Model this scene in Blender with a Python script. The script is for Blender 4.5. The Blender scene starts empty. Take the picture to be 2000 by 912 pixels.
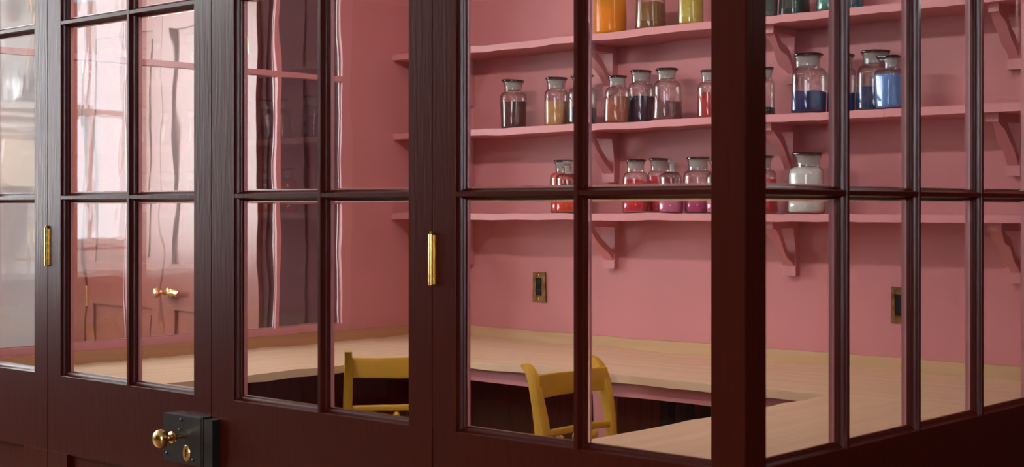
import bpy, bmesh, math, random
from mathutils import Vector, Matrix, noise
random.seed(7)
C = bpy.context.scene.collection
sc = bpy.context.scene
PI = math.pi
R = math.radians

# ------------------------------------------------------------------ camera, exposure
CAM_Z = 1.30
cam = bpy.data.cameras.new('camera')
cam_o = bpy.data.objects.new('camera', cam)
C.objects.link(cam_o)
cam.sensor_width = 36
cam.lens = 2860 / 2000 * 36
cam.shift_y = -49 / 2000
cam_o.location = (0, 0, CAM_Z)
cam_o.rotation_euler = (R(90), 0, math.asin(.669))
cam.dof.use_dof = True
cam.dof.focus_distance = 4.3
cam.dof.aperture_fstop = 7.0
cam.clip_start = .05
sc.camera = cam_o
sc.view_settings.view_transform = 'Standard'
sc.view_settings.look = 'None'
sc.view_settings.gamma = 1
sc.view_settings.use_curve_mapping = False
sc.view_settings.exposure = 0.0
sc.cycles.use_denoising = True
sc.cycles.max_bounces = 24
sc.cycles.transmission_bounces = 20
sc.cycles.transparent_max_bounces = 40
sc.cycles.glossy_bounces = 8
sc.cycles.diffuse_bounces = 6
sc.cycles.caustics_reflective = False
sc.cycles.caustics_refractive = True
sc.cycles.sample_clamp_indirect = 6

# ------------------------------------------------------------------ sky and lights
SKY = 6.0
w = bpy.data.worlds.new('overcast_sky'); sc.world = w; w.use_nodes = True
w.node_tree.nodes['Background'].inputs[0].default_value = (.86, .93, 1.0, 1)
w.node_tree.nodes['Background'].inputs[1].default_value = SKY

def area(name, loc, target, sx, sy, power, col=(1, 1, 1), portal=False, spread=180):
    l = bpy.data.lights.new(name, 'AREA'); l.shape = 'RECTANGLE'; l.size = sx; l.size_y = sy
    l.energy = power; l.color = col; l.spread = R(spread)
    l.cycles.is_portal = portal
    o = bpy.data.objects.new(name, l); C.objects.link(o); o.location = loc
    o.rotation_euler = (Vector(target) - Vector(loc)).to_track_quat('-Z', 'Y').to_euler()
    return o
XW = -7.4                                     # the outer wall with the windows
# front room window (sky comes in through it)
area('front_window_sky', (XW - .02, -.355, 1.85), (0, -.355, 1.85), .6, 1.54, 1, portal=True)
# hall window: daylight that rakes through the left glazing along the shelf wall
area('hall_window_daylight', (XW + .03, 1.92, 1.85), (0, 1.92, 1.85), 3.0, 1.65, 160, (.97, .98, 1))
# added fill lamps inside the pink room, unseen (fixtures are built below)
area('front_strip_fill_light', (-2.65, 2.215, 2.42), (-2.5, 4.2, 1.0), 1.9, .07, 35, (1, .96, .93))
area('right_strip_fill_light', (-1.484, 3.2, 2.42), (-4.3, 3.3, 1.1), .07, 1.4, 17, (1, .96, .93))
# added fill light behind the photographer; it reaches inside through the panes
rw = area('rear_fill_light', (.4, -2.97, 1.85), (.2, 2, 1.6), 2.4, 1.5, 190, (.86, .88, 1))
area('front_room_fill_light', (-6.2, -.1, 2.62), (-6.4, -.1, 0), .5, .5, 120, (.96, .98, 1))  # added fill that brightens the mirrored wall, unseen
area('right_hall_fill_light', (.9, 3.2, 2.62), (.9, 3.2, 0), .6, .6, 12, (1, .9, .8))  # added ambient fill for the right hall, unseen

# ------------------------------------------------------------------ materials
def mat(name, col, rough=.5, metal=0, coat=0, var=0, scale=20, stretch=(1, 1, 1), bump=0, col2=None, spec=.5, coat_rough=.1, detail=4):
    m = bpy.data.materials.new(name); m.use_nodes = True
    nt = m.node_tree; b = nt.nodes['Principled BSDF']
    b.inputs['Base Color'].default_value = (*col, 1)
    b.inputs['Roughness'].default_value = rough
    b.inputs['Metallic'].default_value = metal
    b.inputs['Coat Weight'].default_value = coat
    b.inputs['Coat Roughness'].default_value = coat_rough
    b.inputs['Specular IOR Level'].default_value = spec
    tc = nt.nodes.new('ShaderNodeTexCoord'); mp = nt.nodes.new('ShaderNodeMapping')
    mp.inputs['Scale'].default_value = stretch
    nz = nt.nodes.new('ShaderNodeTexNoise'); nz.inputs['Scale'].default_value = scale; nz.inputs['Detail'].default_value = detail
    nt.links.new(tc.outputs['Object'], mp.inputs[0]); nt.links.new(mp.outputs[0], nz.inputs['Vector'])
    if var or col2:
        r = nt.nodes.new('ShaderNodeValToRGB')
        c2 = col2 or tuple(min(1, c * (1 + var)) for c in col)
        c1 = col if col2 else tuple(c * (1 - var) for c in col)
        r.color_ramp.elements[0].color = (*c1, 1); r.color_ramp.elements[0].position = .35
        r.color_ramp.elements[1].color = (*c2, 1); r.color_ramp.elements[1].position = .65
        nt.links.new(nz.outputs[0], r.inputs[0]); nt.links.new(r.outputs[0], b.inputs['Base Color'])
    if bump:
        bp = nt.nodes.new('ShaderNodeBump'); bp.inputs['Strength'].default_value = bump; bp.inputs['Distance'].default_value = .002
        nt.links.new(nz.outputs[0], bp.inputs['Height']); nt.links.new(bp.outputs[0], b.inputs['Normal'])
    return m

OX = mat('oxblood_paint', (.054, .0048, .0014), .29, var=.10, scale=10, stretch=(14, 14, .9), bump=.22, spec=.3)
PINK = mat('pink_paint', (.58, .225, .235), .42, var=.03, scale=6, bump=.05)
PINKW = mat('pink_wall_paint', (.54, .195, .20), .5, var=.035, scale=3, bump=.12)
MAROON = mat('maroon_paint', (.40, .045, .04), .5, var=.12, scale=8, stretch=(5, 5, 1))
BRASS = mat('polished_brass', (.83, .55, .20), .2, 1, var=.08, scale=30)
OLDBRASS = mat('aged_brass', (.26, .14, .05), .5, 1, col2=(.12, .055, .02), scale=45)
IRON = mat('black_japanned_iron', (.012, .012, .011), .33, bump=.1, scale=60)
BLACK = mat('black_plastic', (.006, .006, .007), .6, spec=.15)
YEL = mat('mustard_yellow_paint', (.60, .31, .022), .4, var=.05, scale=12, bump=.06)
DOORRED = mat('terracotta_door_paint', (.20, .048, .03), .3, var=.08, scale=8, stretch=(8, 8, .8), bump=.1)
DARKWOOD = mat('dark_stained_wood', (.05, .018, .009), .4, var=.3, scale=8, stretch=(8, 8, .8))
DARKRED = mat('deep_shadow_maroon', (.04, .009, .011), .8, var=.15, scale=4, spec=.1)  # deep shadow of the dark opening, put into the colour
WHITE = mat('white_paint', (.80, .79, .77), .4, var=.02, scale=5)
DARKWALL = mat('dark_limewash', (.05, .022, .02), .8, var=.1, scale=3, spec=.2)
PLASTER = mat('cool_grey_plaster', (.34, .37, .39), .7, var=.04, scale=3)
FLOORM = mat('oiled_floorboards', (.16, .085, .045), .45, var=.25, scale=5, stretch=(1, 12, 1))
STONE = mat('dark_stone_worktop', (.04, .04, .045), .25, var=.3, scale=14)
NAVY = mat('blue_green_cabinet_paint', (.03, .05, .055), .45, var=.1)
SILVER = mat('tarnished_silver', (.6, .62, .64), .3, 1, var=.2, scale=12)
CREAM = mat('cream_enamel', (.78, .62, .46), .3, var=.05)
LAMPW = bpy.data.materials.new('added_lamp_glow'); LAMPW.use_nodes = True
_b = LAMPW.node_tree.nodes['Principled BSDF']; _b.inputs['Emission Color'].default_value = (1, .93, .85, 1); _b.inputs['Emission Strength'].default_value = 2  # glow for the diffusers of the added lamps

def wood_mat(name, light, dark, axis):
    m = bpy.data.materials.new(name); m.use_nodes = True
    nt = m.node_tree; b = nt.nodes['Principled BSDF']; b.inputs['Roughness'].default_value = .48
    N = nt.nodes.new; L = nt.links.new
    tc = N('ShaderNodeTexCoord'); mp = N('ShaderNodeMapping')
    s = [11, 11, 11]; s[axis] = .75
    mp.inputs['Scale'].default_value = s
    L(tc.outputs['Object'], mp.inputs[0])
    nz = N('ShaderNodeTexNoise'); nz.inputs['Scale'].default_value = 1.6; nz.inputs['Detail'].default_value = 7; nz.inputs['Distortion'].default_value = 1.2
    L(mp.outputs[0], nz.inputs['Vector'])
    mp2 = N('ShaderNodeMapping'); s2 = [3, 3, 3]; s2[axis] = .35; mp2.inputs['Scale'].default_value = s2
    L(tc.outputs['Object'], mp2.inputs[0])
    wv = N('ShaderNodeTexWave'); wv.bands_direction = 'Y' if axis == 0 else 'X'
    wv.inputs['Scale'].default_value = 1.3; wv.inputs['Distortion'].default_value = 7; wv.inputs['Detail'].default_value = 3
    L(mp2.outputs[0], wv.inputs['Vector'])
    mx = N('ShaderNodeMix'); mx.inputs[0].default_value = .12
    L(nz.outputs[0], mx.inputs[2]); L(wv.outputs[1], mx.inputs[3])
    r = N('ShaderNodeValToRGB'); r.color_ramp.elements[0].position = .3; r.color_ramp.elements[1].position = .72
    r.color_ramp.elements[0].color = (*dark, 1); r.color_ramp.elements[1].color = (*light, 1)
    L(mx.outputs[0], r.inputs[0]); L(r.outputs[0], b.inputs['Base Color'])
    bp = N('ShaderNodeBump'); bp.inputs['Strength'].default_value = .1; bp.inputs['Distance'].default_value = .001
    L(nz.outputs[0], bp.inputs['Height']); L(bp.outputs[0], b.inputs['Normal'])
    return m
WOODX = wood_mat('pale_timber_grain_across', (.72, .50, .33), (.62, .40, .24), 0)
WOODY = wood_mat('pale_timber_grain_along', (.72, .50, .33), (.62, .40, .24), 1)
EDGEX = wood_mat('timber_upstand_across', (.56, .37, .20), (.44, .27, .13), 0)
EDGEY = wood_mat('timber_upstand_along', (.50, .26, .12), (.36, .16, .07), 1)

GLASS = bpy.data.materials.new('old_wavy_window_glass'); GLASS.use_nodes = True
nt = GLASS.node_tree; nt.nodes.clear()
g = nt.nodes.new('ShaderNodeBsdfGlass'); g.inputs['IOR'].default_value = 1.5; g.inputs['Roughness'].default_value = 0
g.inputs['Color'].default_value = (.985, .99, .985, 1)
o_ = nt.nodes.new('ShaderNodeOutputMaterial'); nt.links.new(g.outputs[0], o_.inputs[0])

def thin_glass(name, tint, edge, rough=.03, ior=1.5, edge_pow=.25, refl=.06, milk=0, milkcol=(.8, .8, .78)):
    m = bpy.data.materials.new(name); m.use_nodes = True; nt = m.node_tree; nt.nodes.clear()
    N = nt.nodes.new; L = nt.links.new
    lw = N('ShaderNodeLayerWeight'); lw.inputs[0].default_value = edge_pow
    mc = N('ShaderNodeMix'); mc.data_type = 'RGBA'
    mc.inputs[6].default_value = (*tint, 1); mc.inputs[7].default_value = (*edge, 1)
    L(lw.outputs['Facing'], mc.inputs[0])
    tr = N('ShaderNodeBsdfTransparent'); L(mc.outputs[2], tr.inputs[0])
    gl = N('ShaderNodeBsdfGlossy'); gl.inputs['Roughness'].default_value = rough
    # thin sheet: the same grazing-angle reflection (Schlick curve) on both sides
    lf = N('ShaderNodeLayerWeight'); lf.inputs[0].default_value = .5
    pw = N('ShaderNodeMath'); pw.operation = 'POWER'; pw.inputs[1].default_value = 4.5; L(lf.outputs['Facing'], pw.inputs[0])
    mt = N('ShaderNodeMath'); mt.operation = 'MULTIPLY_ADD'; mt.inputs[1].default_value = .85; mt.inputs[2].default_value = refl; mt.use_clamp = True
    L(pw.outputs[0], mt.inputs[0])
    ms = N('ShaderNodeMixShader'); L(mt.outputs[0], ms.inputs[0]); L(tr.outputs[0], ms.inputs[1]); L(gl.outputs[0], ms.inputs[2])
    last = ms
    if milk:
        df = N('ShaderNodeBsdfDiffuse'); df.inputs[0].default_value = (*milkcol, 1)
        tl = N('ShaderNodeBsdfTranslucent'); tl.inputs[0].default_value = (*milkcol, 1)
        a = N('ShaderNodeMixShader'); a.inputs[0].default_value = .5; L(df.outputs[0], a.inputs[1]); L(tl.outputs[0], a.inputs[2])
        m2 = N('ShaderNodeMixShader'); m2.inputs[0].default_value = milk; L(ms.outputs[0], m2.inputs[1]); L(a.outputs[0], m2.inputs[2]); last = m2
    out = N('ShaderNodeOutputMaterial'); L(last.outputs[0], out.inputs[0])
    return m
PANE_THIN = thin_glass('clear_window_glass', (.97, .97, .97), (.9, .92, .9), .01)
JARG = thin_glass('clear_jar_glass', (.97, .97, .96), (.22, .23, .22), .035, 1.5, .22, .14)
JARY = thin_glass('yellow_dusted_jar_glass', (.95, .66, .12), (.5, .3, .03), .035, 1.5, .32, .06, .45, (.85, .52, .07))
STOP = thin_glass('ground_glass_stopper', (.42, .38, .33), (.08, .06, .05), .08, 1.5, .4)
GROUND = thin_glass('frosted_ground_neck', (.92, .92, .9), (.6, .6, .56), .2, 1.5, .4, .06, .75, (.9, .9, .87))
CLEARSTOP = thin_glass('clear_knob_stopper', (.95, .95, .94), (.45, .45, .44), .04, 1.5, .3, .2, .2, (.9, .9, .9))

# ------------------------------------------------------------------ mesh helpers
class MB:
    def __init__(s): s.bm = bmesh.new()
    def box(s, x0, x1, y0, y1, z0, z1, mi=0):
        vs = [s.bm.verts.new((x, y, z)) for x in (x0, x1) for y in (y0, y1) for z in (z0, z1)]
        for q in ((0, 1, 3, 2), (4, 6, 7, 5), (0, 4, 5, 1), (2, 3, 7, 6), (0, 2, 6, 4), (1, 5, 7, 3)):
            f = s.bm.faces.new([vs[i] for i in q]); f.material_index = mi
        return s
    def prism(s, poly, b0, b1, fn, mifn=None):
        """poly: list of (a, w); extruded from b0 to b1; fn(a, b, w) -> xyz"""
        A = [s.bm.verts.new(fn(a, b0, w_)) for a, w_ in poly]
        B = [s.bm.verts.new(fn(a, b1, w_)) for a, w_ in poly]
        n = len(poly)
        for i in range(n):
            j = (i + 1) % n
            f = s.bm.faces.new((A[i], A[j], B[j], B[i]))
            if mifn: f.material_index = mifn(poly[i], poly[j])
        s.bm.faces.new(A[::-1]); s.bm.faces.new(B)
        return s
    def lathe(s, prof, seg=28, center=(0, 0, 0), axis='z', mi=0, cap0=False, cap1=False):
        rings = []
        cx, cy, cz = center
        for r, h in prof:
            ring = []
            for k in range(seg):
                a = 2 * PI * k / seg
                p = (r * math.cos(a), r * math.sin(a), h)
                if axis == 'y': p = (p[0], -p[2], p[1])
                ring.append(s.bm.verts.new((cx + p[0], cy + p[1], cz + p[2])))
            rings.append(ring)
        for a, b in zip(rings, rings[1:]):
            for k in range(seg):
                j = (k + 1) % seg
                f = s.bm.faces.new((a[k], a[j], b[j], b[k])); f.material_index = mi
        if cap0: s.bm.faces.new(rings[0][::-1]).material_index = mi
        if cap1: s.bm.faces.new(rings[-1]).material_index = mi
        return s
    def sweep(s, pts, secs, up=(1, 0, 0), n=10, power=4):
        """superellipse sections (half width along `up`, half depth) swept along pts"""
        rings = []
        U = Vector(up).normalized()
        P = [Vector(p) for p in pts]
        for i, p in enumerate(P):
            t = (P[min(i + 1, len(P) - 1)] - P[max(i - 1, 0)]).normalized()
            u = (U - t * U.dot(t)).normalized(); v = t.cross(u)
            hw, hd = secs[i]
            ring = []
            for k in range(n):
                a = 2 * PI * (k + .5) / n
                c, d = math.cos(a), math.sin(a)
                e = 2 / power
                ring.append(s.bm.verts.new(p + u * hw * math.copysign(abs(c) ** e, c) + v * hd * math.copysign(abs(d) ** e, d)))
            rings.append(ring)
        for a, b in zip(rings, rings[1:]):
            for k in range(n):
                j = (k + 1) % n
                s.bm.faces.new((a[k], a[j], b[j], b[k]))
        s.bm.faces.new(rings[0][::-1]); s.bm.faces.new(rings[-1])
        return s
    def build(s, name, mats, parent=None, smooth=35, bevel=0):
        bm = s.bm
        if bevel:
            es = [e for e in bm.edges if len(e.link_faces) == 2 and e.calc_face_angle(0) > R(40)]
            bmesh.ops.bevel(bm, geom=es, offset=bevel, segments=2, affect='EDGES', profile=.5)
        bmesh.ops.recalc_face_normals(bm, faces=bm.faces)
        for f in bm.faces: f.smooth = True
        for e in bm.edges:
            e.smooth = not (len(e.link_faces) == 2 and e.calc_face_angle(0) > R(smooth))
        me = bpy.data.meshes.new(name); bm.to_mesh(me); bm.free()
        for m in (mats if isinstance(mats, (list, tuple)) else [mats]): me.materials.append(m)
        o = bpy.data.objects.new(name, me); C.objects.link(o)
        if parent: o.parent = parent
        return o

def tag(o, label=None, cat=None, group=None, kind=None):
    for k, v in (('label', label), ('category', cat), ('group', group), ('kind', kind)):
        if v: o[k] = v
    return o
def empty(name, loc=(0, 0, 0), rz=0):
    o = bpy.data.objects.new(name, None); C.objects.link(o); o.location = loc; o.rotation_euler = (0, 0, rz)
    o.empty_display_size = .1
    return o
def struct(o, label, cat):
    return tag(o, label, cat, kind='structure')

# pixel column of the photo -> point on a plane of the place (used only to read positions off)
CC, SS, F = .669, .743, 2860
def on_y(px, Y):
    Z = Y / (CC * (px - 1000) / F + SS); return Z, -Z * (CC - SS * (px - 1000) / F)
def zat(py, Z): return CAM_Z + (407 - py) * Z / F

# ------------------------------------------------------------------ main dimensions
YF = 2.12        # outer face of the front glazed partition
XR = -1.374      # outer face of the right glazed partition
XL = -4.28       # room face of the left wall
YB = 4.25        # room face of the back (shelf) wall
TH = .038        # thickness of the sashes
ZC = 2.72        # ceiling
Z0, Z1, Z2, Z3 = .856, 1.329, 1.800, 2.27
DT = .79         # worktop height

# ------------------------------------------------------------------ room shell
struct(MB().box(XW - .2, 3.2, -3.2, 4.6, -.1, 0).build('floor', FLOORM), 'dark oiled floorboards running under the glazed partitions', 'floor')
struct(MB().box(XW - .2, 3.2, -3.2, 4.6, ZC, ZC + .1).build('ceiling', WHITE), 'white ceiling above the partitions', 'ceiling')
struct(MB().box(XL, XR, YB, YB + .12, 0, ZC).build('wall_back', PINKW), 'pink painted wall behind the three long shelves', 'wall')
mb = MB()
GY1 = 3.775                                       # right end of the left glazing
mb.box(XL - .05, XL, GY1 + .045, YB, 0, ZC).box(XL - .05, XL, YF + TH, GY1 + .045, 0, .80).box(XL - .05, XL, YF + TH, GY1 + .045, Z3 + .06, ZC)
struct(mb.build('wall_left', PINKW), 'pink wall at the left end of the shelves around the interior window', 'wall')
mb = MB()
mb.box(XL - .05, XR, YF, YF + TH, Z3 + .07, ZC, 0)
struct(mb.build('wall_front', OX), 'dark red boarding above the front glazing', 'wall')
struct(MB().box(XR - TH, XR, YF + TH, 4.3, Z3 + .07, ZC).build('wall_right', OX), 'dark red boarding above the right glazing', 'wall')
# the rooms around
struct(MB().box(XW - .2, 3.2, -3.2, -3.0, 0, ZC).build('wall_rear', DARKWALL), 'dark maroon wall on the photographer side', 'wall')
struct(MB().box(3.0, 3.2, -3.0, 4.6, 0, ZC).build('wall_far_right', DARKWALL), 'dark maroon wall to the far right', 'wall')
struct(MB().box(XR, 3.0, 4.4, 4.6, 0, ZC).build('wall_right_hall', DARKWALL), 'dark maroon wall beyond the right glazing', 'wall')
WA = (-.66, -.05, 1.08, 2.62)                     # front room window
WB = (.40, 3.45, 1.0, 2.6)                       # hall window
mb = MB()
struct(MB().box(XW - .2, XW, -3, -1.15, 0, ZC).build('wall_outer_dark', DARKWALL), 'dark maroon stretch of the outer wall beside the window', 'wall')
mb.box(XW - .2, XW, -1.15, WA[0], 0, ZC).box(XW - .2, XW, WA[0], WA[1], 0, WA[2]).box(XW - .2, XW, WA[0], WA[1], WA[3], ZC)
mb.box(XW - .2, XW, WA[1], WB[0], 0, ZC).box(XW - .2, XW, WB[0], WB[1], 0, WB[2]).box(XW - .2, XW, WB[0], WB[1], WB[3], ZC).box(XW - .2, XW, WB[1], 4.6, 0, ZC)
struct(mb.build('wall_outer', WHITE), 'white outer wall with two tall windows reflected in the panes', 'wall')
def outer_window(n, wn, lab, blank):
    e = struct(empty('window_%d' % n, (0, 0, 0)), lab, 'window')
    y0, y1, z0, z1 = wn
    m = MB(); t = .045
    m.box(XW - .1, XW + .01, y0, y0 + t, z0, z1).box(XW - .1, XW + .01, y1 - t, y1, z0, z1).box(XW - .1, XW + .01, y0 + t, y1 - t, z0, z0 + t).box(XW - .1, XW + .01, y0 + t, y1 - t, z1 - t, z1)
    m.build('window_frame', WHITE, e)
    m = MB(); zm = (z0 + z1) / 2; ym = (y0 + y1) / 2
    m.box(XW - .08, XW - .04, y0 + t, y1 - t, zm - .018, zm + .018)
    if not blank: m.box(XW - .079, XW - .041, ym - .012, ym + .012, z0 + t, z1 - t)
    m.build('glazing_bar', WHITE, e)
    MB().box(XW - .061, XW - .059, y0 + t, y1 - t, z0 + t, z1 - t).build('glass_pane', PANE_THIN, e)
    return e
outer_window(5, WA, 'bright daylight window mirrored in the left door panes', False)
outer_window(6, WB, 'tall hall window that lights the pink room', True)

# ------------------------------------------------------------------ joinery of the glazed leaves
OV = [(0, 0), (.0012, .0012), (.0012, .004), (.0028, .0075), (.0052, .0105), (.0078, .0125), (.0095, .0135), (.0095, .016), (.012, .018), (.012, .024)]
GW = .024
def mifn(p, q): return 1 if min(p[1], q[1]) >= GW - 1e-6 else 0
def stile_poly(a0, a1, side_lo, side_hi):
    """flat member from a0 to a1 with the moulding on the low and/or high side"""
    p = []
    if side_lo:
        p += [(a0 - .008, TH), (a0 - .008, GW)] + [(a0 - d, w_) for d, w_ in OV[::-1]]
    else: p += [(a0, TH), (a0, 0)]
    if side_hi:
        p += [(a1 + d, w_) for d, w_ in OV] + [(a1 + .008, GW), (a1 + .008, TH)]
    else: p += [(a1, 0), (a1, TH)]
    return p
def bar_poly(c):
    h = .0045; q = [(c + h + (d * .58), w_) for d, w_ in OV]
    l = [(2 * c - a, w_) for a, w_ in q[::-1]]
    return l + q + [(c + .0095, GW), (c + .0095, TH), (c - .0095, TH), (c - .0095, GW)]

WAVES = []
for k in range(9):
    ang = random.uniform(-.5, .5) if k < 5 else random.uniform(1.1, 2.0)
    lam = random.uniform(.05, .16)
    WAVES.append((2 * PI / lam * math.cos(ang), 2 * PI / lam * math.sin(ang), random.uniform(0, 6.28), lam))
def wave(u, z, seed, streak):
    h = 0
    for i, (ku, kz, ph, lam) in enumerate(WAVES):
        if streak and i >= 5: continue
        # slope of every component stays about equal
        h += math.sin(ku * u + kz * z + ph + seed * (i + 1)) * lam * .00010
    h += .00003 * noise.noise(Vector((u * 22 + seed * 7, z * 7, seed)))
    return h
def pane(fn, u0, u1, z0, z1, wc, parent, seed, wavy, mt, streak=False):
    bm = bmesh.new(); st = .009 if wavy else 10
    nu = max(1, int((u1 - u0) / st)); nz = max(1, int((z1 - z0) / st))
    t = .0015
    G = []
    for sgn in (-1, 1):
        g_ = []
        for i in range(nu + 1):
            row = []
            for j in range(nz + 1):
                u = u0 + (u1 - u0) * i / nu; z = z0 + (z1 - z0) * j / nz
                w_ = wc + sgn * t + (wavy * wave(u, z, seed + sgn, streak) if wavy else 0)
                row.append(bm.verts.new(fn(u, z, w_)))
            g_.append(row)
        G.append(g_)
    for g_ in G:
        for i in range(nu):
            for j in range(nz):
                f = bm.faces.new((g_[i][j], g_[i + 1][j], g_[i + 1][j + 1], g_[i][j + 1])); f.smooth = True
    a, b = G
    for i in range(nu):
        bm.faces.new((a[i][0], a[i + 1][0], b[i + 1][0], b[i][0])); bm.faces.new((a[i][nz], a[i + 1][nz], b[i + 1][nz], b[i][nz]))
    for j in range(nz):
        bm.faces.new((a[0][j], a[0][j + 1], b[0][j + 1], b[0][j])); bm.faces.new((a[nu][j], a[nu][j + 1], b[nu][j + 1], b[nu][j]))
    bmesh.ops.recalc_face_normals(bm, faces=bm.faces)
    me = bpy.data.meshes.new('glass_pane'); bm.to_mesh(me); bm.free(); me.materials.append(mt)
    # keep the thin rim crisp
    o = bpy.data.objects.new('glass_pane', me); C.objects.link(o); o.parent = parent
    return o

SEED = [0]
def leaf(name, label, cat, fn, u0, u1, bars, sl, sr, mats, lower=None, wavy=1.0, glass=None, streak=False):
    """fn(u, z, w) -> xyz. sl, sr: stile widths. bars: u centres of vertical bars. lower: (stile_l, stile_r) of the panelled bottom"""
    e = struct(empty(name), label, cat)
    vz = lambda a, b, w_: fn(a, b, w_)
    hz = lambda a, b, w_: fn(b, a, w_ * .978 + .0005)   # a hair inside the uprights
    zt = Z3 + .07
    zb = Z0 - .008
    MB().prism(stile_poly(u0, u0 + sl, False, True), zb, zt, vz, mifn).build('stile', mats, e)
    MB().prism(stile_poly(u1 - sr, u1, True, False), zb, zt, vz, mifn).build('stile', mats, e)
    MB().prism(stile_poly(Z3, zt - .001, True, False), u0 + sl - .001, u1 - sr + .001, hz, mifn).build('top_rail', mats, e)
    zl = .64
    if lower:
        MB().prism(stile_poly(zl, zb, False, True), u0 + .0005, u1 - .0005, hz, mifn).build('lock_rail', mats, e)
        a, b = lower
        m = MB()
        for x0, x1, y0, y1 in ((u0, u0 + a, 0.01, zl), (u1 - b, u1, 0.01, zl), (u0 + a, u1 - b, .01, .2)):
            m.prism([(x0, 0), (x1, 0), (x1, TH), (x0, TH)], y0, y1, vz)
        m.build('lower_frame', mats[0], e)
        m = MB(); m.prism([(u0 + a - .002, .014), (u1 - b + .002, .014), (u1 - b + .002, .026), (u0 + a - .002, .026)], .19, zl + .004, vz)
        m.build('panel', mats[0], e)
    else:
        MB().prism(stile_poly(.79 if mats[0] is WHITE else .01, zb, False, True), u0 + .0005, u1 - .0005, hz, mifn).build('bottom_rail', mats, e)
    for c in bars:
        MB().prism(bar_poly(c), Z0 - .008, Z3, vz, mifn).build('glazing_bar', mats, e)
    for c in (Z1, Z2):
        MB().prism(bar_poly(c), u0 + sl - .001, u1 - sr + .001, hz, mifn).build('glazing_bar', mats, e)
    us = [u0 + sl + .006] + [v for c in bars for v in (c - .0072, c + .0072)] + [u1 - sr - .006]
    zs = [(Z0 - .004, Z1 - .0072), (Z1 + .0072, Z2 - .0072), (Z2 + .0072, Z3 - .006)]
    for k in range(0, len(us), 2):
        for za, zb_ in zs:
            SEED[0] += 1
            pane(fn, us[k], us[k + 1], za, zb_, GW + .003, e, SEED[0] * 1.37, wavy, glass or GLASS, streak)
    return e

front = lambda u, z, w_: (u, YF + w_, z)
right = lambda u, z, w_: (XR - w_, u, z)
left = lambda u, z, w_: (XL - TH + (w_ if w_ > GW else GW - (GW - w_) * .4), u, z)
J0, J1, J2, J3, J4 = -4.345, -3.612, -2.875, -2.128, XR
G = .0012
M2 = [OX, PINK]
winA = leaf('window_1', 'dark red fixed sash at the far left edge with pale reflections', 'window', front, J0, J1 - G, [-3.96], .07, .066, M2, (.12, .121))
dB = leaf('door_1', 'dark red glazed door carrying the black rim lock and brass knob', 'door', front, J1 + G, J2 - G, [-3.226], .064, .068, M2, (.096, .096))
dC = leaf('door_2', 'dark red glazed door right of the rim lock, hinged on its right', 'door', front, J2 + G, J3 - G, [-2.482], .083, .068, M2, (.1, .1))
winD = leaf('window_2', 'dark red fixed sash between the right-hand hinge and the corner', 'window', front, J3 + G, J4, [-1.748], .064, .069, M2, (.1, .1))
winR = leaf('window_3', 'long dark red sash on the right side running back from the corner', 'window', right, YF + TH, 4.30, [2.473, 2.765, 3.062, 3.36, 3.655, 3.95], .028, .08, M2, None, 1.0, None, True)
MB().prism([(YF + .003, .0), (YF + TH + .005, .0), (YF + TH + .005, .002), (YF + .003, .002)], .01, 2.3, lambda a, b, w_: (XR + .0005 + w_ * .3, a, b)).build('corner_bead', OX, winD)
GY0 = 2.19
sp = (GY1 - GY0) / 5
winL = leaf('window_4', 'pink framed interior window in the left wall looking to the hall', 'window', left, GY0 - .03, GY1 + .045, [GY0 + sp * k for k in range(1, 5)], .03, .045, [WHITE, PINK], None, .8, PANE_THIN)

# hinges
def hinge(u, parent):
    m = MB()
    zs = [1.143, 1.164, 1.1645, 1.1845, 1.185, 1.205, 1.2055, 1.2255, 1.226, 1.247]
    for k in range(0, 10, 2):
        m.lathe([(.0001, zs[k]), (.0056, zs[k]), (.0056, zs[k + 1]), (.0001, zs[k + 1])], 16, (u, YF - .003, 0))
    m.lathe([(.0001, 1.247), (.004, 1.247), (.0045, 1.250), (.002, 1.253), (.0001, 1.2535)], 14, (u, YF - .003, 0))
    m.box(u - .012, u - .001, YF - .0015, YF + .002, 1.145, 1.245)
    m.box(u + .001, u + .012, YF - .0015, YF + .002, 1.145, 1.245)
    o = m.build('hinge', BRASS, parent); o['label'] = 'brass butt hinge'
    return o
hinge(J1, dB); hinge(J3, dC)

# rim lock on door_1, keeper on door_2
LX0, LX1, LZ0, LZ1, LY = -3.036, -2.884, .684, .799, YF - .024
lk = MB().box(LX0, LX1, LY, YF - .0002, LZ0, LZ1).build('rim_lock', IRON, dB, bevel=.0022); lk['label'] = 'black iron rim lock case'
m = MB().box(LX1 - .001, J2 - G, LY + .001, YF - .0003, LZ0 - .004, LZ1 + .004)
m.build('lock_forend', IRON, lk, bevel=.003)
m = MB()
for px_, z in ((-2.963, .789), (-3.022, .703), (-2.915, .697), (-3.034, .706), (-2.99, .752), (-2.969, .765)):
    r = .0042 if px_ not in (-3.034, -2.99, -2.969) else .0028
    MB().lathe([(r, 0), (r * .95, .001), (r * .6, .0024), (.0001, .003)], 14, (px_, LY, z), 'y').build('screw', IRON, lk)
ex, ez = -2.941, .7105
m = MB()
prof = []
seg = 24
bm = m.bm
vs0 = [bm.verts.new((ex + .0145 * math.cos(2 * PI * k / seg), LY - .0002, ez + .0200 * math.sin(2 * PI * k / seg))) for k in range(seg)]
vs1 = [bm.verts.new((ex + .0125 * math.cos(2 * PI * k / seg), LY - .0022, ez + .0180 * math.sin(2 * PI * k / seg))) for k in range(seg)]
for k in range(seg): bm.faces.new((vs0[k], vs0[(k + 1) % seg], vs1[(k + 1) % seg], vs1[k]))
bm.faces.new(vs1)
es = m.build('escutcheon', BRASS, lk); es['label'] = 'oval brass keyhole plate'
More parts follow.
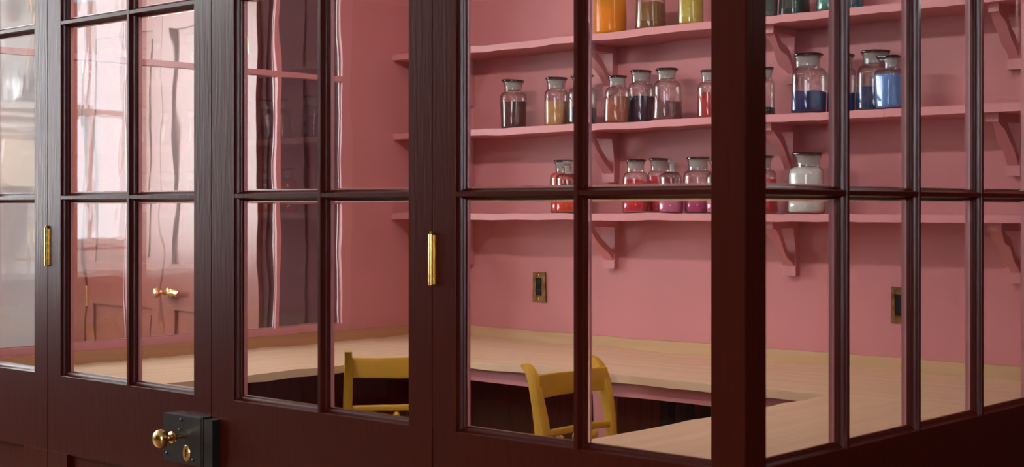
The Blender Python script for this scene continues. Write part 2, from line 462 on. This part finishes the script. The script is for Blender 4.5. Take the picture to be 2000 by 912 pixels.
MB().box(ex - .0022, ex + .0022, LY - .0026, LY - .0018, ez - .009, ez + .006).lathe([(.0001, 0), (.0038, 0), (.0038, .0006), (.0001, .0006)], 14, (ex, LY - .0018, ez + .006), 'y').build('keyhole', BLACK, lk)
kx, kz = -2.955, .751
m = MB()
m.lathe([(.0001, .0005), (.0055, .0005), (.0055, .012), (.0064, .022), (.0085, .025), (.0140, .028), (.0152, .031), (.0140, .034), (.0085, .037),
         (.0075, .042), (.0085, .047), (.014, .0495), (.0195, .053), (.0228, .059), (.0232, .065), (.0215, .071), (.017, .076), (.010, .079), (.0001, .080)], 36, (kx, LY, kz), 'y')
kb = m.build('door_knob', BRASS, dB); kb['label'] = 'round brass knob'
kp = MB().box(J2 + G, J2 + .034, LY + .002, YF - .0002, LZ0, LZ1).build('lock_keeper', IRON, dC, bevel=.004); kp['label'] = 'black iron keeper box of the lock'

# ------------------------------------------------------------------ shelves and their brackets
SY = 4.035
def shelf(zc, lab):
    o = MB().box(XL + .0005, XR - TH - .002, SY, YB - .0005, zc - .012, zc + .012).build('wall_shelf', PINK, bevel=.0012)
    return tag(o, lab, 'shelf', 'long pink wall shelves')
ZS = [1.3 - .030, 1.3 + .288, 1.3 + .604]
SHELVES = [0, 0, 0]
PM_DRIP = mat('orange_dribble', (.55, .20, .05), .4)
SHELVES[2] = shelf(ZS[2], 'top long pink wall shelf carrying the yellow and green jars')
SHELVES[1] = shelf(ZS[1], 'middle long pink wall shelf carrying the brown and blue jars')
SHELVES[0] = shelf(ZS[0], 'lowest long pink wall shelf carrying the red jars and the white jar')
dx = on_y(1723, SY)[1]
dr = MB().sweep([(dx, SY - .0006, ZS[1] + .011), (dx, SY - .001, ZS[1] - .01), (dx + .0005, SY - .0006, ZS[1] - .0118)], [(.0012, .0006), (.0026, .0012), (.001, .0005)], n=8, power=2).build('paint_drip', PM_DRIP, SHELVES[1])
dr['label'] = 'orange dribble on the shelf edge'
def bracket(x, z, lab):
    e = empty('shelf_bracket', (x, YB, z))
    tag(e, lab, 'bracket', 'pink shelf brackets')
    MB().box(-.021, .021, -.175, -.0005, -.024, -.0003).build('arm', PINK, e, bevel=.001)
    MB().prism([(-.030, -.024), (-.0005, -.024), (-.0005, -.180), (-.032, -.180), (-.032, -.150), (-.030, -.148)], -.022, .022, lambda a, b, w_: (b, a, w_)).build('wall_leg', PINK, e, bevel=.001)
    m = MB()
    poly = [(-.160, -.024), (-.128, -.024)]
    for k in range(7):
        t = k / 6; poly.append((-.122 + .092 * t, -.024 - .098 * t + .004 * math.sin(PI * t)))
    poly += [(-.030, -.148)]
    for k in range(1, 7):
        t = k / 7; poly.append((-.030 - .130 * t, -.148 + .124 * t + .003 * math.sin(PI * t)))
    m.prism(poly, -.017, .017, lambda a, b, w_: (b, a, w_)).build('brace', PINK, e)
    return e
BX = [(-4.055, 'far left'), (-3.325, 'second from left'), (-2.565, 'third from left'), (-1.80, 'rightmost')]
SN = ['lowest', 'middle', 'top']
BL = {'far left': 'leftmost in view, close to the left wall', 'second from left': 'second from the left', 'third from left': 'third from the left, near the blue jars', 'rightmost': 'rightmost, at the right edge'}
for x, wch in BX:
    for i in range(3):
        bracket(x, ZS[i] - .012, 'pink wooden bracket under the %s shelf, %s' % (SN[i], BL[wch]))

# ------------------------------------------------------------------ desk
de = tag(empty('desk', (0, 0, 0)), 'pale timber built-in worktop wrapping round three sides of the pink room', 'desk')
XD = XL + .68    # inner edge of the left run
YD = 3.55        # front edge of the back run
XI = -2.035      # inner edge of the right run
T = .024
MB().box(XL + .0005, XR - TH - .001, YD, YB - .0005, DT - T, DT).build('worktop', WOODX, de, bevel=.0015)
MB().box(XL + .0005, XD, YF + TH + .001, YD, DT - T, DT).build('worktop', WOODY, de, bevel=.0015)
MB().box(XI, XR - TH - .001, YF + TH + .001, YD, DT - T, DT).build('worktop', WOODY, de, bevel=.0015)
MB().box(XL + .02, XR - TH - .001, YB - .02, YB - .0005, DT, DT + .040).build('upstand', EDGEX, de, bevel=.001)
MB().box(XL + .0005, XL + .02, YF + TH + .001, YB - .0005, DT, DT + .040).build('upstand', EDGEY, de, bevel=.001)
MB().box(XD, XI, YD + .025, YD + .045, DT - T - .045, DT - T).build('apron', PINK, de)
lx = on_y(1174, 3.575)[1]
def leg(x, y):
    m = MB(); m.sweep([(x, y, DT - T), (x, y, .45), (x, y, 0)], [(.028, .028), (.028, .028), (.022, .022)], n=8, power=12).build('leg', PINK, de)
leg(lx, 3.60); leg(XI + .05, 3.60)
leg(XI + .05, 2.22); leg(XD - .05, 2.22)
# maroon boarding under the worktop
def boards(name, lab, fn, a0, a1, z1):
    m = MB(); n = int((a1 - a0) / .11); wd = (a1 - a0) / n
    for k in range(n):
        u = a0 + k * wd
        m.prism([(u, 0), (u + .004, .010), (u + wd - .004, .010), (u + wd, 0)], .0, z1, fn)
    return struct(m.build(name, MAROON), lab, 'boarding')
boards('trim_1', 'dark maroon boarding on the back wall below the worktop', lambda a, b, w_: (a, YB - .0005 - w_, b), XL + .001, XR - .06, DT - T - .001)
boards('trim_2', 'dark maroon boarding on the left wall below the worktop', lambda a, b, w_: (XL + .0005 + w_, a, b), YF + .06, YB - .02, DT - T - .001)
boards('trim_3', 'dark maroon boarding inside the right partition below the worktop', lambda a, b, w_: (XR - TH - .0005 - w_, a, b), YF + .06, YB - .02, DT - T - .001)
# vents / dark boards seen under the desk
def vent(px0, px1, z0, z1, lab):
    x0 = on_y(px0, YB - .012)[1]; x1 = on_y(px1, YB - .012)[1]
    e = tag(empty('wall_vent', ((x0 + x1) / 2, YB - .0105, z0)), lab, 'vent', 'black vents under the desk')
    h = z1 - z0; hw = (x1 - x0) / 2
    m = MB(); m.box(-hw, hw, -.008, 0, 0, .010).box(-hw, hw, -.008, 0, h - .010, h).box(-hw, -hw + .010, -.008, 0, .01, h - .01).box(hw - .01, hw, -.008, 0, .01, h - .01)
    m.build('frame', BLACK, e)
    m = MB(); n = max(3, int(hw * 2 / .02))
    for k in range(n):
        x = -hw + .012 + (2 * hw - .024) * (k + .5) / n
        m.box(x - .003, x + .003, -.006, -.001, .01, h - .01)
    m.build('grille', BLACK, e)
vent(690, 720, .50, .66, 'black vent under the desk, left one seen through the yellow chair back')
vent(752, 806, .50, .66, 'black vent under the desk, right one seen through the yellow chair back')
for px0, px1, lab in ((1296, 1312, 'leftmost of the dark upright boards under the back desk'), (1328, 1352, 'middle dark upright board under the back desk'), (1374, 1400, 'dark upright board under the back desk, nearest the corner post')):
    x0 = on_y(px0, 3.95)[1]; x1 = on_y(px1, 3.95)[1]
    o = MB().box(x0, x1, 3.93, 3.97, 0, DT - T - .0005).build('upright_board', DARKWOOD, bevel=.003)
    tag(o, lab, 'board', 'dark boards under the desk')

# ------------------------------------------------------------------ outlets
def outlet(pxc, yc, lab):
    Z, x = on_y(pxc, YB); z = zat(yc, Z)
    e = tag(empty('power_outlet', (x, YB, z)), lab, 'outlet', 'brass wall outlets')
    m = MB()
    hw, hh, iw, ih = .035, .057, .0175, .034
    m.box(-hw, -iw, -.006, -.0003, -hh, hh).box(iw, hw, -.006, -.0003, -hh, hh).box(-iw, iw, -.006, -.0003, ih, hh).box(-iw, iw, -.006, -.0003, -hh, -ih)
    p = m.build('cover_plate', OLDBRASS, e)
    for s_ in (-1, 1): MB().lathe([(.0035, 0), (.0032, .001), (.0001, .0018)], 12, (0, -.006, s_ * .046), 'y').build('screw', BRASS, p)
    s = MB().box(-iw, iw, -.0045, -.0005, -ih, ih).build('socket', BLACK, e)
    m = MB()
    for s_ in (-1, 1):
        for q in (-.006, .006): m.box(q - .001, q + .001, -.0052, -.0046, s_ * .017 - .002, s_ * .017 + .006)
        m.lathe([(.0001, 0), (.0022, 0), (.0022, .0007), (.0001, .0007)], 10, (0, -.0045, s_ * .017 - .008), 'y')
    m.build('slot', IRON, s)
outlet(1056, 561, 'brass outlet plate with black socket, left one on the pink wall')
outlet(1763, 596, 'brass outlet plate with black socket, right one half hidden by a glazing bar')

# ------------------------------------------------------------------ jars
def powder_mat(name, col):
    return mat(name, col, .8, var=.08, scale=60, bump=.4)
PM = {
    'umber': powder_mat('umber_powder', (.115, .035, .035)), 'ochre': powder_mat('ochre_powder', (.66, .34, .12)),
    'black': powder_mat('black_powder', (.012, .010, .013)), 'sienna': powder_mat('red_sienna_powder', (.42, .12, .05)),
    'purple': powder_mat('dark_purple_powder', (.045, .018, .045)), 'mauve': powder_mat('dusty_mauve_powder', (.20, .085, .085)),
    'red': powder_mat('deep_red_powder', (.50, .04, .025)), 'grey': powder_mat('slate_powder', (.03, .032, .042)),
    'navy': powder_mat('dark_blue_powder', (.006, .025, .14)), 'blue': powder_mat('blue_powder', (.02, .07, .30)),
    'sky': powder_mat('light_blue_powder', (.13, .33, .80)), 'prussian': powder_mat('prussian_blue_powder', (.01, .05, .13)),
    'orange': powder_mat('vermilion_powder', (.88, .07, .02)), 'crimson': powder_mat('crimson_powder', (.80, .035, .05)),
    'pink': powder_mat('rose_pink_powder', (.75, .17, .33)), 'magenta': powder_mat('magenta_powder', (.58, .06, .22)),
    'white': powder_mat('white_powder', (.88, .88, .84)), 'yellow': powder_mat('orange_yellow_powder', (.85, .36, .015)),
    'brown': powder_mat('raw_umber_powder', (.24, .11, .02)), 'olive': powder_mat('greenish_yellow_powder', (.62, .50, .07)),
    'greygreen': powder_mat('grey_green_powder', (.10, .13, .11)), 'green': powder_mat('dark_green_powder', (.025, .06, .045)),
    'teal': powder_mat('teal_powder', (.05, .27, .20)), 'petrol': powder_mat('petrol_blue_powder', (.02, .12, .16)),
    'moss': powder_mat('dark_green_layer', (.05, .05, .012)),
}
def body_profile(r, H, wide, rn):
    """outer profile of the jar glass up to the lip; H = height of the lip"""
    if wide:
        sh = H * .655; nb = H * .80
        p = [(.0001, .004), (r * .55, .003), (r * .82, .0005), (r * .90, 0), (r * .97, .004), (r, .012)]
        p += [(r, sh * k / 4) for k in range(1, 4)]
        for k in range(9):
            a = PI / 2 * k / 8
            p.append((rn + (r - rn) * math.cos(a), sh + (nb - sh) * math.sin(a)))
        p += [(rn * .99, nb + .004), (rn * .99, H - .009), (rn * 1.04, H - .006), (rn * 1.12, H - .004), (rn * 1.13, H - .0015), (rn * 1.10, H), (rn * .92, H)]
    else:
        sh = H * .72; nb = H * .86
        p = [(.0001, .004), (r * .8, .001), (r * .92, 0), (r * .98, .004), (r, .012)]
        p += [(r, sh * k / 4) for k in range(1, 4)]
        for k in range(9):
            a = PI / 2 * k / 8
            p.append((rn + (r - rn) * math.cos(a) ** .8, sh + (nb - sh) * math.sin(a) ** 1.2))
        p += [(rn, nb + .003), (rn, H - .006), (rn * 1.1, H - .004), (rn * 1.45, H - .003), (rn * 1.5, H - .001), (rn * 1.3, H), (rn * .8, H)]
    return p
def jar(px, wpx, top, shelf_i, Y, lidpx, fill_y, powder, label, wide=True, glass=None, tilt=.0, neckk=.79, layer=None):
    Z, x = on_y(px, Y)
    zb = ZS[shelf_i] + .0121
    r = wpx / 2 * Z / F
    Ht = zat(top, Z) - zb
    fz = max(.02, zat(fill_y, Z) - zb)
    e = tag(empty('pigment_jar', (x, Y, zb), random.uniform(0, 6)), label, 'jar', 'pigment jars on the %s shelf' % SN[shelf_i])
    rl = lidpx / 2 * Z / F
    if wide:
        H = Ht - .010; rn = rl * neckk
    else:
        H = Ht - .022; rn = rl * .70
    prof = body_profile(r, H, wide, rn)
    b = MB().lathe(prof, 36).build('jar_body', glass or JARG, e)
    # stopper
    m = MB()
    if wide:
        m.lathe([(.0001, H + .0015), (rl * .9, H + .0015), (rl, H + .0035), (rl, H + .0065), (rl * .93, H + .0095), (rl * .5, H + .0085), (.0001, H + .0075)], 32)
        s = m.build('stopper', STOP, e)
        MB().lathe([(.0001, H * .835), (rn * .78, H * .835), (rn * .82, H * .84), (rn * .94, H + .0014)], 28).build('stopper_plug', GROUND, s)
    else:
        m.lathe([(.0001, H + .002), (rn * .8, H + .002), (rn * .7, H + .006), (rl * .85, H + .010), (rl, H + .013), (rl, H + .019), (rl * .8, H + .0215), (.0001, H + .0215)], 8)
        s = m.build('stopper', CLEARSTOP, e, smooth=20)
        MB().lathe([(.0001, H * .88), (rn * .7, H * .88), (rn * .85, H + .002)], 20).build('stopper_plug', GROUND, s)
    # contents follow the inside of the glass
    pts = [(max(.0001, rr - .0022), zz + (.0055 if zz < .012 else 0)) for rr, zz in prof if zz < fz and rr > r * .5]
    if pts:
        pts = [(.0001, .0055)] + pts
        rr = pts[-1][0]
        m = MB(); seg = 36; rings = []
        ph = random.uniform(0, 6)
        for a_, z_ in pts:
            rings.append([m.bm.verts.new((a_ * math.cos(2 * PI * k / seg), a_ * math.sin(2 * PI * k / seg), z_)) for k in range(seg)])
        for q in (1, .75, .5, .25, .01):
            rings.append([m.bm.verts.new((rr * q * math.cos(2 * PI * k / seg), rr * q * math.sin(2 * PI * k / seg),
                          fz + tilt * rr * q * math.cos(2 * PI * k / seg + ph) + .0015 * math.sin(5 * k / seg * 2 * PI) * q + .004 * (1 - q))) for k in range(seg)])
        for A, B in zip(rings, rings[1:]):
            for k in range(seg):
                j = (k + 1) % seg; m.bm.faces.new((A[k], A[j], B[j], B[k]))
        pw = m.build('powder', PM[powder], e)
        pw['label'] = PM[powder].name.replace('_', ' ')
    if layer:
        MB().lathe([(.0001, fz + .004), (r - .004, fz + .004), (r - .0035, fz + .013), (.0001, fz + .015)], 30).build('powder_layer', PM[layer], e)
    return e
# middle shelf
jar(1003, 50, 157, 1, 4.13, 42, 200, 'umber', 'jar of dark brown pigment, leftmost on the middle shelf')
jar(1088, 46, 151, 1, 4.13, 41, 199, 'ochre', 'jar of ochre pigment, second on the middle shelf')
jar(1138, 55, 147, 1, 4.14, 46, 210, 'black', 'half-hidden jar of black pigment behind the glazing bar on the middle shelf', neckk=.74)
jar(1206, 44, 149, 1, 4.095, 36, 193, 'sienna', 'jar of reddish sienna pigment with a narrow neck left of the dark purple jar', tilt=.15)
jar(1252, 52, 138, 1, 4.185, 43, 190, 'purple', 'jar of very dark purple pigment on the middle shelf', neckk=.83)
jar(1304, 54, 133, 1, 4.13, 46, 200, 'mauve', 'tall jar of dusty mauve pigment right of the dark purple jar', neckk=.78)
jar(1384, 46, 136, 1, 4.13, 34, 181, 'red', 'jar of deep red pigment cut off by the corner post on the middle shelf')
jar(1491, 46, 132, 1, 4.13, 40, 211, 'grey', 'nearly empty jar of slate pigment just right of the corner post')
jar(1578, 67, 105, 1, 4.11, 56, 180, 'navy', 'wide jar half filled with dark blue pigment')
jar(1642, 55, 106, 1, 4.18, 46, 183, 'blue', 'blue jar mostly hidden by the glazing bar, beside the dark blue jar')
jar(1709, 72, 99, 1, 4.185, 52, 171, 'prussian', 'tall jar of prussian blue pigment standing behind the light blue jar')
jar(1737, 55, 109, 1, 4.085, 44, 146, 'sky', 'full jar of light blue pigment, rightmost on the middle shelf')
# lowest shelf
jar(1103, 52, 312, 0, 4.17, 36, 342, 'orange', 'jar of vermilion pigment at the left end, behind the small stoppered bottle')
jar(1110, 44, 313, 0, 4.10, 18, 366, 'orange', 'small vermilion bottle with clear knob stopper and a dark green layer', wide=False, layer='moss')
jar(1242, 53, 311, 0, 4.10, 44, 356, 'crimson', 'wide jar of crimson pigment, left of the three-jar cluster', tilt=.2)
jar(1291, 48, 308, 0, 4.195, 42, 347, 'crimson', 'crimson jar standing behind the small pink bottle')
jar(1311, 44, 309, 0, 4.085, 15, 384, 'pink', 'small rose pink bottle with clear knob stopper', wide=False, tilt=.1)
jar(1365, 58, 306, 0, 4.13, 47, 385, 'magenta', 'wide clear jar with magenta pigment in the lower half', neckk=.83)
jar(1404, 46, 310, 0, 4.09, 36, 385, 'pink', 'pink jar almost wholly hidden by the corner post')
jar(1488, 48, 304, 0, 4.13, 40, 350, 'crimson', 'crimson jar peeking out right of the corner post on the lowest shelf')
jar(1577, 69, 298, 0, 4.12, 56, 327, 'white', 'large jar full of white pigment on the lowest shelf')
# top shelf
jar(1194, 58, -55, 2, 4.10, 48, 18, 'yellow', 'yellow tinted jar of orange-yellow pigment on the top shelf', glass=JARY, tilt=.3)
jar(1271, 60, -60, 2, 4.12, 48, 7, 'brown', 'jar of olive brown pigment, middle of the three left jars on the top shelf')
jar(1349, 50, -65, 2, 4.10, 42, -30, 'olive', 'jar of greenish yellow pigment on the top shelf beside the corner post')
jar(1492, 48, -75, 2, 4.10, 42, -8, 'greygreen', 'grey-green jar on the top shelf just right of the corner post')
jar(1550, 60, -80, 2, 4.14, 52, -10, 'green', 'dark green jar on the top shelf')
jar(1620, 54, -80, 2, 4.09, 44, -20, 'teal', 'teal green jar on the top shelf left of the first glazing bar')
jar(1659, 56, -84, 2, 4.18, 46, -20, 'petrol', 'petrol blue jar on the top shelf behind the glazing bar')

# ------------------------------------------------------------------ chairs
def make_chair(loc, rz, label):
    e = tag(empty('chair', loc, rz), label, 'chair', 'mustard yellow chairs')
    H = .845; hx = .155
    zs = [0, .15, .30, .44, .54, .62, .68, .73, .77, .80, .82, .835, .845]
    ys = [-.265, -.235, -.212, -.200, -.200, -.205, -.213, -.223, -.234, -.245, -.256, -.268, -.284]
    hd = [.013, .014, .016, .018, .017, .0165, .0165, .017, .018, .018, .017, .013, .005]
    for s_ in (-1, 1):
        MB().sweep([(s_ * hx, y, z) for y, z in zip(ys, zs)], [(.0150 if z < .82 else .014, d) for d, z in zip(hd, zs)], up=(1, 0, 0), n=14, power=5).build('back_post', YEL, e)
    def crossrail(name, z0, z1, th, yo, bow, power=8):
        pts = []; n = 9
        for k in range(n):
            t = k / (n - 1) * 2 - 1
            pts.append((t * hx, yo - bow * (1 - t * t), (z0 + z1) / 2))
        h = (z1 - z0) / 2
        return MB().sweep(pts, [(h, th / 2)] * n, up=(0, 0, 1), n=16, power=power).build(name, YEL, e)
    crossrail('top_rail', .752, .818, .016, -.228, .012)
    crossrail('middle_rail', .641, .662, .016, -.207, .010, 3)
    crossrail('lower_rail', .597, .611, .014, -.202, .010, 3)
    for t in (-.5, 0, .5):
        MB().lathe([(.0132 * math.sin(PI * k / 10) + .00005, -.0165 * math.cos(PI * k / 10)) for k in range(11)], 20, (t * hx, -.204 - .010 * (1 - t * t), .6265)).build('ball', YEL, e)
    # seat
    m = MB()
    poly = [(-.185, -.19), (.185, -.19), (.215, .17), (.20, .20), (-.20, .20), (-.215, .17)]
    m.prism(poly, .435, .458, lambda a, b, w_: (a, w_, b)).build('seat', YEL, e, bevel=.006)
    m = MB()
    m.box(-.165, .165, -.185, -.165, .385, .435).box(-.185, .185, .165, .185, .385, .435).prism([(-.18, -.17), (-.165, -.17), (-.18, .17), (-.195, .17)], .385, .435, lambda a, b, w_: (a, w_, b)).prism([(.18, -.17), (.165, -.17), (.18, .17), (.195, .17)], .385, .435, lambda a, b, w_: (a, w_, b))
    m.build('seat_frame', YEL, e)
    for s_ in (-1, 1):
        MB().lathe([(.0001, 0), (.011, 0), (.013, .03), (.012, .08), (.016, .20), (.018, .30), (.014, .325), (.020, .335), (.020, .35), (.0175, .36), (.0175, .4349), (.0001, .4349)], 18, (s_ * .185, .165, 0)).build('front_leg', YEL, e)
    m = MB()
    m.sweep([(-.185, .165, .20), (.185, .165, .20)], [(.008, .008)] * 2, up=(0, 0, 1), power=2)
    for s_ in (-1, 1):
        m.sweep([(s_ * .17, -.225, .20), (s_ * .185, .165, .16)], [(.008, .008)] * 2, up=(0, 0, 1), power=2)
    m.build('stretcher', YEL, e)
    return e
# right chair: its back parallel to Y, seat towards +X (local +y -> world +X : rz = -90deg)
# left post top at px 1043
def place(px, Z, off_local, rz):
    """world origin so that the point off_local (local xy) lands on column px at depth Z"""
    r_ = Z * (px - 1000) / F
    P = Vector((-Z * CC + r_ * SS, Z * SS + r_ * CC))
    c, s_ = math.cos(rz), math.sin(rz)
    return (P.x - (off_local[0] * c - off_local[1] * s_), P.y - (off_local[0] * s_ + off_local[1] * c), 0)
rz2 = R(-90)
make_chair(place(1064, 4.20, (.155, -.205), rz2), rz2, 'mustard yellow chair seen side-on beside the right run of the desk')
rz1 = R(42 + 6)
make_chair(place(681, 4.72, (-.155, -.24), rz1), rz1, 'mustard yellow chair seen from behind near the left corner of the desk')

# ------------------------------------------------------------------ the hall seen through the left window
struct(MB().box(XW, XL - .05, 4.40, 4.6, 0, ZC).build('wall_hall', PLASTER), 'grey plaster wall of the hall behind the terracotta doors', 'wall')
YH = 4.25
def panel_door(n, x0, x1, lab, hinge_side):
    e = struct(empty('door_%d' % n), lab, 'door')
    zt = 2.29; t = .04; s = .085
    m = MB()
    for a, b, c_, d_ in ((x0, x0 + s, .01, zt), (x1 - s, x1, .01, zt), (x0 + s, x1 - s, .01, .2), (x0 + s, x1 - s, .86 - .06, .86 + .16), (x0 + s, x1 - s, zt - .1, zt)):
        m.box(a, b, YH, YH + t, c_, d_)
    m.build('frame', DOORRED, e, bevel=.002)
    m = MB()
    for c_, d_ in ((.2, .80), (1.02, zt - .1)):
        m.box(x0 + s - .002, x1 - s + .002, YH + .016, YH + .026, c_ - .002, d_ + .002)
        m.box(x0 + s + .035, x1 - s - .035, YH + .008, YH + .017, c_ + .035, d_ - .035)
    m.build('panel', DOORRED, e)
    hx_ = x1 if hinge_side > 0 else x0
    for z in (.78, 2.02):
        MB().lathe([(.0001, z), (.007, z), (.007, z + .11), (.0001, z + .11)], 14, (hx_, YH - .004, 0)).build('hinge', BRASS, e)['label'] = 'brass hinge'
    return e
XA, XM, XB = -6.865, -6.165, -5.47
d3 = panel_door(3, XA, XM - .002, 'left leaf of the terracotta red panelled double doors in the hall', -1)
d4 = panel_door(4, XM + .002, XB, 'right leaf of the terracotta red panelled double doors, with the brass handles', 1)
m = MB(); m.lathe([(.0001, 0), (.022, 0), (.022, .004), (.009, .008), (.009, .035), (.020, .042), (.031, .055), (.032, .066), (.024, .078), (.0001, .084)], 24, (XM + .05, YH, .885), 'y')
m.build('door_knob', BRASS, d4)['label'] = 'brass knob'
m = MB(); m.lathe([(.0001, 0), (.020, 0), (.020, .005), (.008, .008), (.008, .045), (.0001, .046)], 20, (XM + .085, YH, .885), 'y')
m.sweep([(XM + .085, YH - .04, .885), (XM + .12, YH - .045, .882), (XM + .16, YH - .045, .892), (XM + .185, YH - .045, .885)], [(.010, .008), (.009, .007), (.016, .010), (.014, .009)], up=(0, 0, 1), power=2.2)
m.build('lever_handle', BRASS, d4)['label'] = 'curved brass lever'
m = MB()
m.box(XA - .09, XA - .003, YH - .01, 4.40, 0, 2.39).box(XA - .003, XB + .003, YH - .01, 4.40, 2.295, 2.39).box(XB + .003, XB + .075, YH - .01, 4.40, 0, 2.39)
struct(m.build('trim_4', DOORRED), 'terracotta red frame around the hall double doors', 'door frame')
m = MB()
x = XB + .08
m.box(x, XL - .051, 4.26, 4.399, 0, ZC)
for k in range(4):
    a = x + .03 + k * .265
    m.box(a, a + .02, 4.25, 4.26, 0, ZC)
m.box(x, XL - .051, 4.249, 4.26, .7, .75).box(x, XL - .051, 4.249, 4.26, 1.9, 1.93)
struct(m.build('trim_5', DARKRED), 'dark maroon panel standing for the deep shadow right of the hall double doors', 'panelling')

# ------------------------------------------------------------------ the part of the front room mirrored in the left panes
m = MB()
m.box(XW + .001, XW + .16, -.18, .85, 1.84, 1.875).box(XW + .001, XW + .13, -.16, .83, 1.80, 1.84).box(XW + .001, XW + .09, -.14, .81, 1.74, 1.80).box(XW + .001, XW + .05, -.12, .79, 1.70, 1.74)
tag(m.build('mantel_shelf', WHITE, bevel=.004), 'white moulded mantel shelf mirrored in the leftmost pane', 'mantel')
def platter(y, hz_, hy, lab):
    m = MB(); m.lathe([(.0001, 0), (.6, 0), (.72, .02), (1.0, .035), (1.0, .045), (.70, .03), (.0001, .012)], 36, (0, 0, 0))
    m.bm.transform(Matrix.Translation((XW + .075, y, 1.877 + hz_ * .985)) @ Matrix.Rotation(R(80), 4, 'Y') @ Matrix.Diagonal((hz_, hy, .35, 1)))
    tag(m.build('silver_platter', SILVER), lab, 'platter', 'silver platters on the mantel')
platter(.24, .115, .085, 'oval silver platter, larger one on the mantel shelf')
platter(.07, .10, .055, 'smaller oval silver platter nearer the window on the mantel shelf')
m = MB(); m.box(XW + .001, XW + .35, .03, .42, 1.42, 1.66)
tag(m.build('range_hood', CREAM, bevel=.01), 'cream enamel hood under the mantel shelf', 'hood')
wt = tag(empty('kitchen_counter', (0, 0, 0)), 'kitchen counter with dark stone top below the mantel', 'counter')
MB().box(XW + .001, XW + .62, -2.2, 1.2, .90, .94).build('worktop', STONE, wt, bevel=.004)
MB().box(XW + .001, XW + .58, -2.18, 1.18, .1, .90).build('cabinet', NAVY, wt)
m = MB()
for k in range(5):
    y = -2.1 + k * .66
    m.box(XW + .58, XW + .60, y, y + .6, .14, .66); m.box(XW + .58, XW + .60, y, y + .6, .70, .87)
m.build('cabinet_door', NAVY, wt, bevel=.003)
m = MB()
m.lathe([(.0001, 0), (.025, 0), (.025, .01), (.012, .02), (.012, .12), (.0001, .12)], 20, (XW + .2, .13, .9405))
pts = [(XW + .2, .13, 1.05)]
pts += [(XW + .2 + .07 - .07 * math.cos(PI * k / 8), .13, 1.18 + .07 * math.sin(PI * k / 8)) for k in range(9)] + [(XW + .34, .13, 1.12)]
m.sweep(pts, [(.011, .011)] * len(pts), up=(0, 1, 0), n=12, power=2)
m.sweep([(XW + .2, .02, 1.03), (XW + .2, .26, 1.03)], [(.009, .009)] * 2, up=(0, 0, 1), n=10, power=2)
tag(m.build('brass_tap', BRASS), 'brass kitchen tap with cross bar on the stone counter', 'tap')
m = MB()
m.sweep([(XW + .02, .12, 2.45), (XW + .12, .12, 2.48), (XW + .15, .12, 2.40), (XW + .15, .12, 2.2), (XW + .14, .14, 2.03)], [(.012, .012), (.012, .012), (.014, .014), (.007, .007), (.012, .012)], up=(0, 1, 0), n=10, power=2)
m.lathe([(.0001, 2.36), (.03, 2.37), (.036, 2.42), (.02, 2.47), (.0001, 2.48)], 18, (XW + .15, .12, 0))
tag(m.build('wall_lamp', BRASS), 'slender brass wall lamp arm above the platters', 'lamp')

e = tag(empty('added_strip_lamp', (XR - TH, 3.2, 2.42)), 'added white strip lamp, unseen, above the right-hand glazing inside the pink room', 'lamp')  # added housing for the right fill light
MB().box(-.06, -.0005, -.73, .73, -.04, .04).build('housing', WHITE, e, bevel=.004)
MB().box(-.063, -.0602, -.71, .71, -.033, .033).build('diffuser', LAMPW, e)
# housings for the added fill lights, all out of view
def fixture(x, y, sx, sy, lab):
    e = tag(empty('added_ceiling_lamp', (x, y, ZC)), lab, 'lamp')
    MB().box(-sx / 2 - .02, sx / 2 + .02, -sy / 2 - .02, sy / 2 + .02, -.05, -.0005).build('housing', WHITE, e, bevel=.004)
    MB().box(-sx / 2, sx / 2, -sy / 2, sy / 2, -.062, -.0502).build('diffuser', LAMPW, e)
e = tag(empty('added_strip_lamp', (-2.65, YF + TH, 2.42)), 'added long white strip lamp, unseen, above the glazing inside the pink room', 'lamp')
MB().box(-.97, .97, .0005, .05, -.04, .04).build('housing', WHITE, e, bevel=.004)
MB().box(-.95, .95, .0502, .053, -.033, .033).build('diffuser', LAMPW, e)
fixture(-6.2, -.1, .5, .5, 'added square fill lamp on the front room ceiling')
fixture(.9, 3.2, .6, .6, 'added square fill lamp on the right hall ceiling')
# window frame added around the unseen rear fill light
e = struct(empty('window_7'), 'added window frame around the unseen fill light behind the photographer', 'window')
m = MB()
for x0, x1, z0, z1 in ((-.88, -.80, 1.02, 2.68), (1.60, 1.68, 1.02, 2.68), (-.80, 1.60, 1.02, 1.10), (-.80, 1.60, 2.60, 2.68)):
    m.box(x0, x1, -3.0, -2.94, z0, z1)
m.build('window_frame', WHITE, e)
m = MB()
for x in (0, .8): m.box(x - .015, x + .015, -2.965, -2.945, 1.10, 2.60)
m.build('glazing_bar', WHITE, e)
